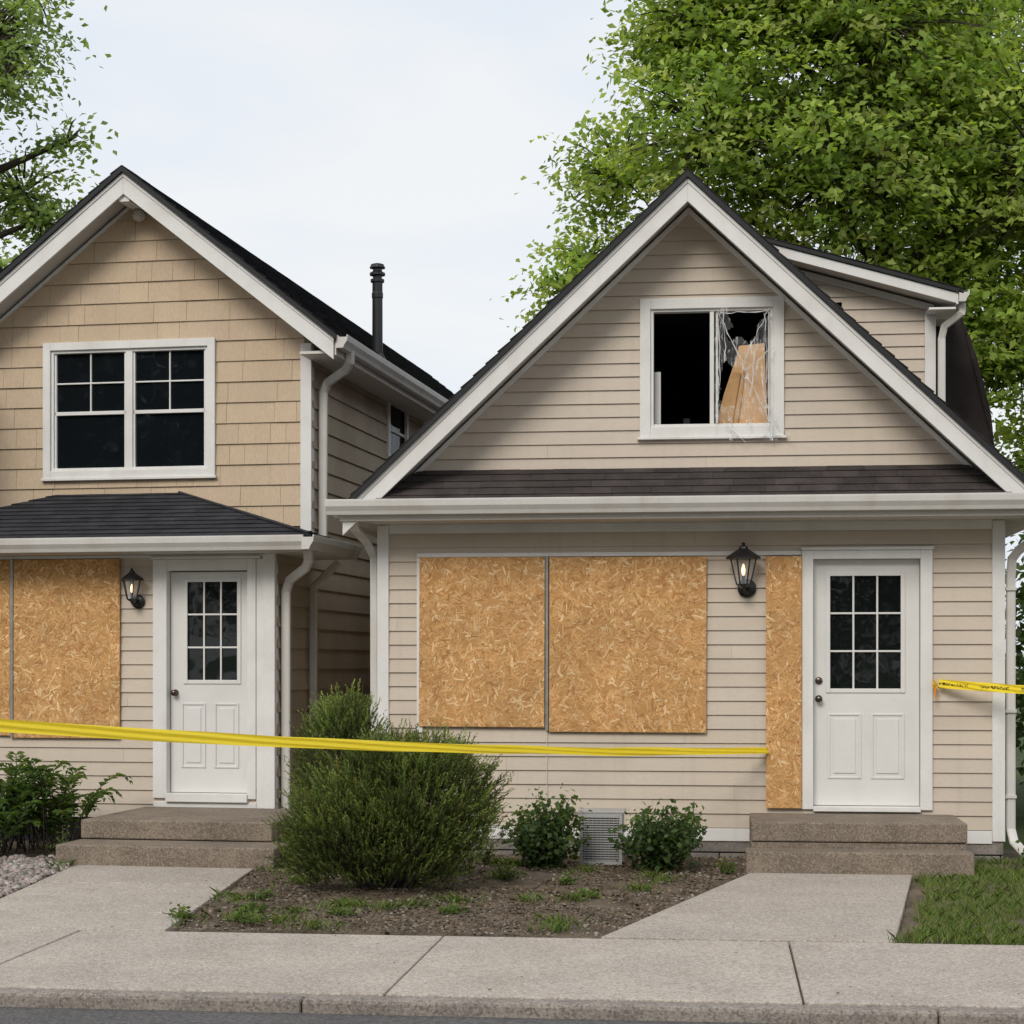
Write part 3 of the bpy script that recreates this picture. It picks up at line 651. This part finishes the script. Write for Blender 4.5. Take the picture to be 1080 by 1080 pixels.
def blades(name,n,sampler,h,w,cols,lean=.35):
    P=[]
    while len(P)<n:
        p=sampler()
        if p is None: continue
        P.append(p)
    P=np.array(P); N=len(P); a=RNG.uniform(0,2*np.pi,N); hh=RNG.uniform(h[0],h[1],N); l=RNG.normal(0,lean,(N,2))*hh[:,None]; ww=RNG.uniform(.6,1,N)*w
    d=np.stack([np.cos(a),np.sin(a)],1)*ww[:,None]
    V=np.zeros((N,5,3)); V[:,0,:2]=P[:,:2]-d; V[:,1,:2]=P[:,:2]+d; V[:,:2,2]=P[:,2:3]
    V[:,2,:2]=P[:,:2]+d*.8+l*.35; V[:,4,:2]=P[:,:2]-d*.8+l*.35; V[:,2,2]=V[:,4,2]=P[:,2]+hh*.55
    V[:,3,:2]=P[:,:2]+l; V[:,3,2]=P[:,2]+hh*.95
    F=np.arange(N*5).reshape(N,5); cc=np.array(cols)[RNG.integers(0,len(cols),N)]*RNG.uniform(.7,1.25,(N,1))
    C=np.repeat(cc[:,None,:],5,1); C[:,:2]*=.5
    return npmesh(name,V.reshape(-1,3),F,C.reshape(-1,3),M_needle)
GR=[(.13,.21,.035),(.11,.185,.03),(.17,.25,.05),(.22,.23,.09),(.09,.15,.03)]
def lawn():
    x=random.uniform(.85,4.6); yv=random.uniform(YB-.03,15.2)
    t=(yv-10.73)/3.47; edge=1.0+t*.42+.10*math.sin(t*3)+noise.noise(Vector((x*2,yv*2,5)))*.12+abs(random.gauss(0,.03))
    if x<edge or (yv>14.1 and x<1.95): return None
    if noise.noise(Vector((x*1.6,yv*1.6,9)))<-.35: return None
    return (x,yv,-.02+noise.noise(Vector((x*1.3,yv*1.3,0)))*.02)
blades('lawn_grass',42000,lawn,(.025,.085),.0035,GR,.5)
tufts=[(random.uniform(-3.6,-.3),random.uniform(YB+.1,14.9)) for _ in range(30)]+[(-3.45-.05*k+random.uniform(-.1,.05),10.9+.25*k) for k in range(9)]+[(-2.6+random.uniform(-1,1.2),13.9+random.uniform(-.3,.8)) for _ in range(12)]+[(-5.0-random.random()*.3,13.6+random.random()) for _ in range(4)]
def tuft():
    c=random.choice(tufts); r=abs(random.gauss(0,.10)); a=random.uniform(0,6.28); x=c[0]+r*math.cos(a); yv=c[1]+r*math.sin(a)
    if inpath(x,yv): return None
    return (x,yv,0)
blades('weeds',4200,tuft,(.02,.075),.0045,GR,.8)

# ================================================================== LEAVES
def leaves(P,Nrm,size,cols,asp=.55,fold=0):
    n=len(P); Nrm=Nrm/np.linalg.norm(Nrm,axis=1,keepdims=True)
    t=RNG.normal(size=(n,3)); t-=Nrm*(t*Nrm).sum(1,keepdims=True); t/=np.linalg.norm(t,axis=1,keepdims=True); b=np.cross(Nrm,t)
    s=size[:,None]
    V=np.stack([P-t*s,P+b*s*asp-t*s*.1+Nrm*s*.12,P+t*s-Nrm*s*.15,P-b*s*asp-t*s*.1+Nrm*s*.12],1)
    C=np.repeat(cols[:,None,:],4,1)
    return V.reshape(-1,3),C.reshape(-1,3)
def tree(name,base,blobs,nleaf,lsize,pal,seed,trunk_r=.28,depth=1.6,spray=.42,per=26):
    rs=random.Random(seed); E=empty(name,Matrix.Translation(base)); mb=MB()
    top=max(b[1] for b in blobs); tz=np.linspace(0,top*.9,9)
    tp=[Vector((math.sin(z*.5+seed)*.18*z/top,math.cos(z*.7)*.15*z/top,z)) for z in tz]
    mb.tube(tp,[trunk_r*(1-.85*z/top)*(1.35 if z==0 else 1) for z in tz],10)
    LP=[];LN=[];LC=[]
    tot=sum(b[2]**2 for b in blobs)
    pal=np.array(pal)
    for (dx,z,r) in blobs:
        dy=rs.uniform(-depth,depth); c=Vector((dx,dy,z))
        hz=max(.25*top,min(z-.8-abs(dx)*.35,top*.85)); k=hz/(top*.9)*8; st=tp[min(int(k),7)].lerp(tp[min(int(k),7)+1],k-int(k)) 
        mid=st.lerp(c,.5)+Vector((0,0,.25))+Vector((rs.gauss(0,.2),rs.gauss(0,.2),0))
        mb.tube([st,st.lerp(mid,.5)+Vector((0,0,.1)),mid,mid.lerp(c,.6),c],[.10,.08,.06,.04,.02],6)
        ntw=max(6,int(nleaf*(r*r)/tot/per))
        for _ in range(ntw):
            d=Vector((rs.gauss(0,1),rs.gauss(0,1),rs.gauss(0,.85))).normalized(); rad=r*(rs.random()**.45)*rs.uniform(.85,1.22)
            p=c+d*rad; s0=c.lerp(p,rs.uniform(0,.45))
            if rs.random()<.7: mb.tube([s0,s0.lerp(p,.6)+Vector((0,0,.06)),p],[.02,.013,.005],4,cap=False)
            m=int(per*rs.uniform(.5,1.5)); ax=(p-s0).normalized()
            u=RNG.uniform(-.8,.7,m); off=RNG.normal(size=(m,3))*np.array([spray*.42,spray*.42,spray*.10])
            q=np.array(p)+np.outer(u,np.array((ax.x,ax.y,ax.z*.4)))*spray+off; q[:,2]-=(off[:,0]**2+off[:,1]**2)*.8
            LP.append(q); nr=RNG.normal(size=(m,3))*.5+np.array([d.x*.3,d.y*.3-.45,.65]); LN.append(nr)
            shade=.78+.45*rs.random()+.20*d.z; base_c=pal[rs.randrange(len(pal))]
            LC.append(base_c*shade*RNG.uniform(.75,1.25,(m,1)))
    P=np.concatenate(LP);N_=np.concatenate(LN);C=np.concatenate(LC)
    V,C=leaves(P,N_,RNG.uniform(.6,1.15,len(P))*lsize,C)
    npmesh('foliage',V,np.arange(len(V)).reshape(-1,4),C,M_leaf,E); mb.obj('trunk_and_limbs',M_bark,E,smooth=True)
    return E
PAL=[(.25,.35,.06),(.21,.31,.05),(.30,.39,.08),(.16,.25,.04),(.34,.40,.11)]
blR=[(-2.27,10.56,1.35),(-.4,10.42,1.9),(1.47,9.89,1.9),(-3.68,8.75,.9),(-2.27,8.7,1.35),(-.67,8.3,1.6),(1.2,7.6,1.5),(-4.25,7.75,.65),(-4.5,6.85,.45),(-3.35,7.15,.95),(1.8,5.9,1.0),(-2.9,10.15,.7),(.67,6.3,1.1),(-1.5,11.9,1.7),(.67,12,1.9),(2.3,8.3,1.8),(-1.9,6.8,1.0),(2.9,6.3,1.2),(2.6,4.6,1.2),(.3,9.0,1.3)]
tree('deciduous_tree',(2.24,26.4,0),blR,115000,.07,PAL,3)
blL=[(1.23,9.75,1.0),(1.85,8.95,.5),(2.2,8.5,.32),(1.4,8.0,.7),(1.85,7.5,.42),(2.0,9.95,.45),(.6,8.8,1.1),(1.75,6.9,.45),(-.3,10.5,1.5),(1.6,10.8,.7),(.6,6.8,.9),(-.9,8,1.3),(2.0,6.4,.4),(1.5,6.3,.5)]
PAL2=[(.24,.33,.11),(.20,.29,.09),(.28,.37,.13),(.17,.25,.07)]
tree('deciduous_tree',(-10.8,22.9,0),blL,23000,.062,PAL2,5,.2,1.2,.40,16)
LP=[];LN=[];LC=[]
for k in range(22):
    cx=-26+(k%14)*4+random.uniform(-1,1); cz=random.uniform(4,7) if k<14 else random.uniform(9,11.5); r=random.uniform(2.6,3.8); m=3200
    d=RNG.normal(size=(m,3)); d/=np.linalg.norm(d,axis=1,keepdims=True); q=np.array([cx,-16+random.uniform(-2,2),cz])+d*r*RNG.uniform(.5,1.12,(m,1))*np.array([1,1,1.2])
    LP.append(q);LN.append(d+RNG.normal(size=(m,3))*.5);LC.append(np.array([.04,.07,.02])*RNG.uniform(.5,1.5,(m,1)))
V_,C_=leaves(np.concatenate(LP),np.concatenate(LN),RNG.uniform(.10,.26,22*3200),np.concatenate(LC)); npmesh('distant_trees',V_,np.arange(len(V_)).reshape(-1,4),C_,M_leaf)

# ---- juniper bush
def needlebush(name,base,lobes,ns):
    E=empty(name,Matrix.Translation(base)); VV=[];CC=[]
    mb=MB()
    tot=sum(l[1][0]*l[1][2] for l in lobes)
    for (c,r,lean) in lobes:
        n=int(ns*r[0]*r[2]/tot)
        for _ in range(n):
            d=RNG.normal(size=3); d/=np.linalg.norm(d)
            if d[2]<-.75: d[2]*=-1
            rad=RNG.uniform(.35,1)**.45*(1+.36*noise.noise(Vector(d)*3.6+Vector(c)))
            p=np.array(c)+d*np.array(r)*rad
            if p[2]<.02: continue
            dirn=d*np.array([.8,.8,.35])+np.array([lean,0,.85])+RNG.normal(size=3)*.25; dirn/=np.linalg.norm(dirn)
            L=RNG.uniform(.07,.17); m=15
            t=np.linspace(0,1,m); q=p+np.outer(t*L,dirn)
            nd=RNG.normal(size=(m,3)); nd-=np.outer(nd@dirn,dirn); nd/=np.linalg.norm(nd,axis=1,keepdims=True)
            nd=nd*.6+dirn*.85; nl=RNG.uniform(.016,.028,m)*(1.15-.5*t)
            side=np.cross(nd,RNG.normal(size=(m,3))); side/=np.linalg.norm(side,axis=1,keepdims=True); side*=.0038
            tip=q+nd*nl[:,None]; 
            V4=np.stack([q-side,q+side,tip+side*.5,tip-side*.5],1)
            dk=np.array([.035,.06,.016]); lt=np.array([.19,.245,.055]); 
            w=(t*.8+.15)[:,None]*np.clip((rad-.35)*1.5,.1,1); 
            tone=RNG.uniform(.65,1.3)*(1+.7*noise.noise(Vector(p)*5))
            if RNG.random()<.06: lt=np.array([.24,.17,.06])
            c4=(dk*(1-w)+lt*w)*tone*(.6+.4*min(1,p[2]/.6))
            VV.append(V4.reshape(-1,3)); CC.append(np.repeat(c4[:,None,:],4,1).reshape(-1,3))
        for _ in range(30):
            d=Vector((random.gauss(0,1),random.gauss(0,1),abs(random.gauss(0,1)))).normalized(); e=Vector((c[0]+d.x*r[0]*.85,c[1]+d.y*r[1]*.85,c[2]+d.z*r[2]*.85))
            mb.tube([(c[0]*.3+random.gauss(0,.04),c[1]*.3+random.gauss(0,.04),0),Vector((c[0],c[1],0)).lerp(e,.55)+Vector((0,0,.05)),e],[.014,.009,.003],4)
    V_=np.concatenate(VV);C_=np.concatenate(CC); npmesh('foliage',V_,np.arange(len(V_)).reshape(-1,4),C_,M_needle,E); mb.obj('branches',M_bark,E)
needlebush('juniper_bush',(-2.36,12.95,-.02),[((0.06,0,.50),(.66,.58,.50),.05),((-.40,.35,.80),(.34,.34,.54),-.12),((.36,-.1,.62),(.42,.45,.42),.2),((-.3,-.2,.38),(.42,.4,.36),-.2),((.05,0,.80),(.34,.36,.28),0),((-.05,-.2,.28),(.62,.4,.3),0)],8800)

def shrub(name,base,r,h,n,ls,pal,stems=22,asp=.5,upright=.5):
    E=empty(name,Matrix.Translation(base)); mb=MB(); LP=[];LN=[];LC=[]; pal=np.array(pal)
    for s in range(stems):
        a=random.uniform(0,6.28); f=random.random()**.5; hh=h*(1-.45*f*f)*random.uniform(.6,1.15)
        e=Vector((math.cos(a)*r*f,math.sin(a)*r*f,hh)); m_=Vector((e.x*.45,e.y*.45,hh*.55))
        pts=[Vector((e.x*.1,e.y*.1,0)),m_,e]; mb.tube(pts,[.007,.005,.002],4)
        m=n//stems; t=RNG.uniform(.15,1.0,m)
        q=np.array([pts[0]]*m)*((1-t)**2)[:,None]+2*np.outer(t*(1-t),np.array(m_))+np.outer(t*t,np.array(e))
        off=RNG.normal(size=(m,3))*r*.15; q=q+off; q[:,2]=np.maximum(q[:,2],.02)
        LP.append(q); LN.append(RNG.normal(size=(m,3))*.5+np.array([math.cos(a)*.35,math.sin(a)*.35-.25,upright]))
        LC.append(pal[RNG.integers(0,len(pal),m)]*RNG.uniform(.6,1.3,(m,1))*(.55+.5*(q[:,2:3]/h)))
    P=np.concatenate(LP); V_,C_=leaves(P,np.concatenate(LN),RNG.uniform(.5,1.1,len(P))*ls,np.concatenate(LC),asp)
    npmesh('foliage',V_,np.arange(len(V_)).reshape(-1,4),C_,M_leaf,E); mb.obj('stems',M_bark,E)
SP=[(.07,.13,.04),(.09,.155,.045),(.05,.095,.03),(.13,.19,.06)]
shrub('leafy_shrub',(-1.37,14.35,0),.31,.60,2700,.031,SP,34,.65)
shrub('leafy_shrub',(-.48,14.35,0),.37,.56,3100,.031,SP,38,.65)
shrub('leafy_shrub',(2.55,14.7,-.02),.25,.3,900,.025,SP,16,.6)
SG=[(.13,.20,.04),(.15,.22,.05),(.10,.16,.035)]
for (x,yv,r,h) in ((-2.0,13.9,.2,.22),(-3.35,14.2,.12,.2),(-1.85,14.5,.12,.2),(-5.25,14.3,.14,.28),(.05,14.1,.1,.1),(-3.1,12.2,.15,.08),(-3.0,11.6,.12,.06),(-1.1,13.3,.1,.06),(-3.35,11.3,.16,.06),(-2.9,11.1,.14,.05),(-2.4,11.5,.12,.05),(-.9,12.6,.12,.05),(-1.7,11.7,.14,.05),(-2.75,13.8,.2,.16),(-1.6,13.6,.16,.12)):
    shrub('weed_plant',(x,yv,0),r,h,160,.020,SG,9,.5)
def frondplant(name,base,n,L,h):
    E=empty(name,Matrix.Translation(base)); mb=MB(); VV=[];CC=[]
    for s in range(n):
        a=random.uniform(0,6.28); ln=L*random.uniform(.6,1.1); rise=h*random.uniform(.45,1.15); bx,by=random.uniform(-.35,.35),random.uniform(-.2,.2)
        pts=[]
        for t in np.linspace(0,1,16):
            pts.append(Vector((bx+math.cos(a)*ln*t*.8,by+math.sin(a)*ln*t*.8,rise*(1-(1-t)**1.7)-.25*rise*t**3)))
        mb.tube(pts,[.006*(1-.7*k/15) for k in range(16)],4)
        for k in range(3,16):
            for sd in (-1,1):
                p=pts[k]; tan=(pts[k]-pts[k-1]).normalized(); si=tan.cross(Vector((0,0,1))).normalized()*sd
                d=(si+tan*.7+Vector((0,0,random.uniform(-.25,.25)))).normalized(); l=.12*math.sin(.35+2.4*k/16)*random.uniform(.8,1.15); wv=d.cross(Vector((0,0,1))).normalized()*l*.2
                up=Vector((0,0,.01))
                VV.append([p,p+d*l*.5+wv+up,p+d*l-up*1.5,p+d*l*.5-wv+up]); c=np.array(random.choice([(.045,.09,.028),(.065,.12,.035),(.10,.16,.05)]))*random.uniform(.7,1.3); CC.append([c]*4)
    V_=np.array([[tuple(v) for v in q] for q in VV]).reshape(-1,3); npmesh('foliage',V_,np.arange(len(V_)).reshape(-1,4),np.array(CC).reshape(-1,3),M_leaf,E); mb.obj('stems',M_bark,E)
frondplant('fern_shrub',(-5.75,15.15,0),64,.64,.88)
frondplant('fern_shrub',(-6.2,14.6,0),60,.58,.70)
shrub('hedge',(4.2,19.5,-.03),1.3,2.6,16000,.06,SP,90,.6)
shrub('hedge',(5.2,23,-.03),2.2,4.2,16000,.09,[(.07,.12,.03),(.09,.15,.035)],90,.6)

# ================================================================== VENT BOX
E=empty('vent_unit',Matrix.Translation((-.945,14.62,0)))
mb=MB(); mb.box(-.17,.17,.02,.30,-.01,.41); mb.box(-.185,.185,-.005,.32,.41,.43)
mb.box(-.17,-.145,-.002,.0195,.0,.41); mb.box(.145,.17,-.002,.0195,0,.41); mb.box(-.145,.145,-.002,.0195,.375,.409); mb.box(-.145,.145,-.002,.0195,.0,.03)
mb.obj('casing',M_ac,E,.004)
mb=MB()
for k in range(18): 
    z=.035+k*.019; mb.face([(-.145,.0,z),(.145,.0,z),(.145,.016,z+.010),(-.145,.016,z+.010)])
for k in range(9): mb.box(-.13+k*.0325,-.127+k*.0325,-.003,.003,.03,.375)
mb.obj('louvres',M_ac,E); mb=MB(); mb.box(-.145,.145,.017,.0195,.03,.375); mb.obj('vent_back',M_dark,E)

# ================================================================== TAPE
def tapemat():
    m=bpy.data.materials.new('caution_tape'); m.use_nodes=True; nt=m.node_tree; L=nt.links; b=nt.nodes['Principled BSDF']
    at=nn(nt,'ShaderNodeAttribute'); at.attribute_name='Col'; L.new(at.outputs['Color'],b.inputs['Base Color']); b.inputs['Roughness'].default_value=.35
    t=nn(nt,'ShaderNodeBsdfTranslucent'); L.new(at.outputs['Color'],t.inputs['Color']); mx=nn(nt,'ShaderNodeMixShader'); mx.inputs[0].default_value=.3
    L.new(b.outputs[0],mx.inputs[1]);L.new(t.outputs[0],mx.inputs[2]);L.new(mx.outputs[0],nt.nodes['Material Output'].inputs['Surface']); return m
M_tape=tapemat()
def tape(name,a,b,sag,w=.072,tw=(.2,1.1),n=260,text=False):
    a=Vector(a);b=Vector(b); V=[];C=[];F=[]; d=(b-a).normalized(); hor=d.cross(Vector((0,0,1))).normalized()
    Y=(.95,.74,.03); K=(.10,.075,.02); rows=9; Ltot=(b-a).length
    for i in range(n+1):
        t=i/n; p=a.lerp(b,t)-Vector((0,0,4*sag*t*(1-t))); p.z+=noise.noise(Vector((t*9,0,1)))*.006
        th=tw[0]+(tw[1]-tw[0])*t+.35*noise.noise(Vector((t*7,3,0)))
        up=Vector((0,0,1))*math.cos(th)-hor*math.sin(th)*.6
        for j in range(rows+1): V.append(tuple(p+up*w*(j/rows-.5)+hor*(.005*math.sin(j*1.3+t*30))))
    V2=[];n0=0
    for i in range(n):
        s=(i/n)*Ltot; ph=s%.34; 
        for j in range(rows):
            q=[V[i*(rows+1)+j],V[(i+1)*(rows+1)+j],V[(i+1)*(rows+1)+j+1],V[i*(rows+1)+j+1]]
            blk= text and ph<.24 and 3<=j<=5 and random.random()<.5
            F.append((n0,n0+1,n0+2,n0+3)); n0+=4; V2+=q; C+=[K if blk else Y]*4
    return npmesh(name,np.array(V2),np.array(F),np.array(C),M_tape)
tape('caution_tape',(-4.02,9.2,1.30),(.385,15.33,.885),.06,.075,(.30,.85),400)
tape('caution_tape',(1.77,15.34,1.44),(3.6,14.4,1.36),.02,.072,(.2,.5),260,True)
mb=MB()
pts=[(1.735+random.uniform(-.02,.03),15.325+random.uniform(-.02,.01),1.44+random.uniform(-.05,.04)) for _ in range(14)]
mb.tube(pts,.008,5,(.85,.55,.03)); mb.tube([(1.745,15.33,1.43),(1.735,15.31,1.38),(1.745,15.30,1.30)],[.012,.01,.004],5,(.85,.35,.03)); mb.obj('tape_knot',M_tape)
mb=MB(); mb.tube([(-4.03,9.2,0),(-4.03,9.2,1.38)],.022,8); mb.lathe([(.16,0),(.16,.03),(.05,.06),(.03,.10)],-4.03,9.2,16); mb.obj('barrier_post',M_wood)
mb=MB(); mb.box(3.58,3.62,14.38,14.42,-.05,1.5); mb.prism([(3.56,1.5),(3.64,1.5),(3.6,1.56)],14.37,14.43); mb.obj('barrier_post',M_wood)
mb=MB(); mb.tube([(-1.445,15.37,1.03),(-1.45,15.365,.7),(-1.44,15.37,.24)],.003,4); mb.obj('wall_cable',M_soffit)

# ================================================================== LIGHT, SKY, CAMERA
el,az=math.radians(38),math.radians(196)
sd=bpy.data.lights.new('sun','SUN'); sd.energy=1.95; sd.angle=math.radians(24); sd.color=(1,.94,.85)
so=bpy.data.objects.new('sun',sd); COL.objects.link(so)
dirv=Vector((math.sin(az)*math.cos(el),math.cos(az)*math.cos(el),math.sin(el)))
so.rotation_euler=dirv.to_track_quat('Z','Y').to_euler()
w=bpy.data.worlds.new('World'); S.world=w; w.use_nodes=True; nt=w.node_tree; L=nt.links
bg=nt.nodes['Background']; bg.inputs['Strength'].default_value=.1
sky=nn(nt,'ShaderNodeTexSky'); sky.sky_type='NISHITA'; sky.sun_disc=False; sky.sun_elevation=el; sky.sun_rotation=az; sky.air_density=1.2; sky.dust_density=2
tc=nn(nt,'ShaderNodeTexCoord'); mp=nn(nt,'ShaderNodeMapping'); mp.inputs['Scale'].default_value=(1,1,3.2)
L.new(tc.outputs['Generated'],mp.inputs[0]); n1=nn(nt,'ShaderNodeTexNoise'); n1.inputs['Scale'].default_value=3.4; n1.inputs['Detail'].default_value=7; n1.inputs['Roughness'].default_value=.5; n1.inputs['Distortion'].default_value=.4
L.new(mp.outputs[0],n1.inputs['Vector'])
mr=nn(nt,'ShaderNodeMapRange'); mr.inputs['From Min'].default_value=.34; mr.inputs['From Max'].default_value=.62; mr.inputs['To Min'].default_value=0; mr.inputs['To Max'].default_value=1; L.new(n1.outputs['Fac'],mr.inputs['Value'])
mc=nn(nt,'ShaderNodeMix',data_type='RGBA'); L.new(mr.outputs[0],mc.inputs['Factor']); mc.inputs[6].default_value=(8.0,8.7,9.6,1); mc.inputs[7].default_value=(9.5,9.65,9.8,1)
mx=nn(nt,'ShaderNodeMix',data_type='RGBA'); mx.inputs['Factor'].default_value=.9; L.new(sky.outputs[0],mx.inputs[6]); L.new(mc.outputs[2],mx.inputs[7])
L.new(mx.outputs[2],bg.inputs['Color'])
S.view_settings.view_transform='Standard'; S.view_settings.look='None'; S.view_settings.exposure=0
cam=bpy.data.cameras.new('camera'); co=bpy.data.objects.new('camera',cam); COL.objects.link(co)
co.location=(0,0,1.6); co.rotation_euler=(math.radians(90),0,math.radians(6.46)); cam.lens=64.8; cam.sensor_width=36; cam.shift_y=160/1080; cam.clip_end=2000
S.camera=co
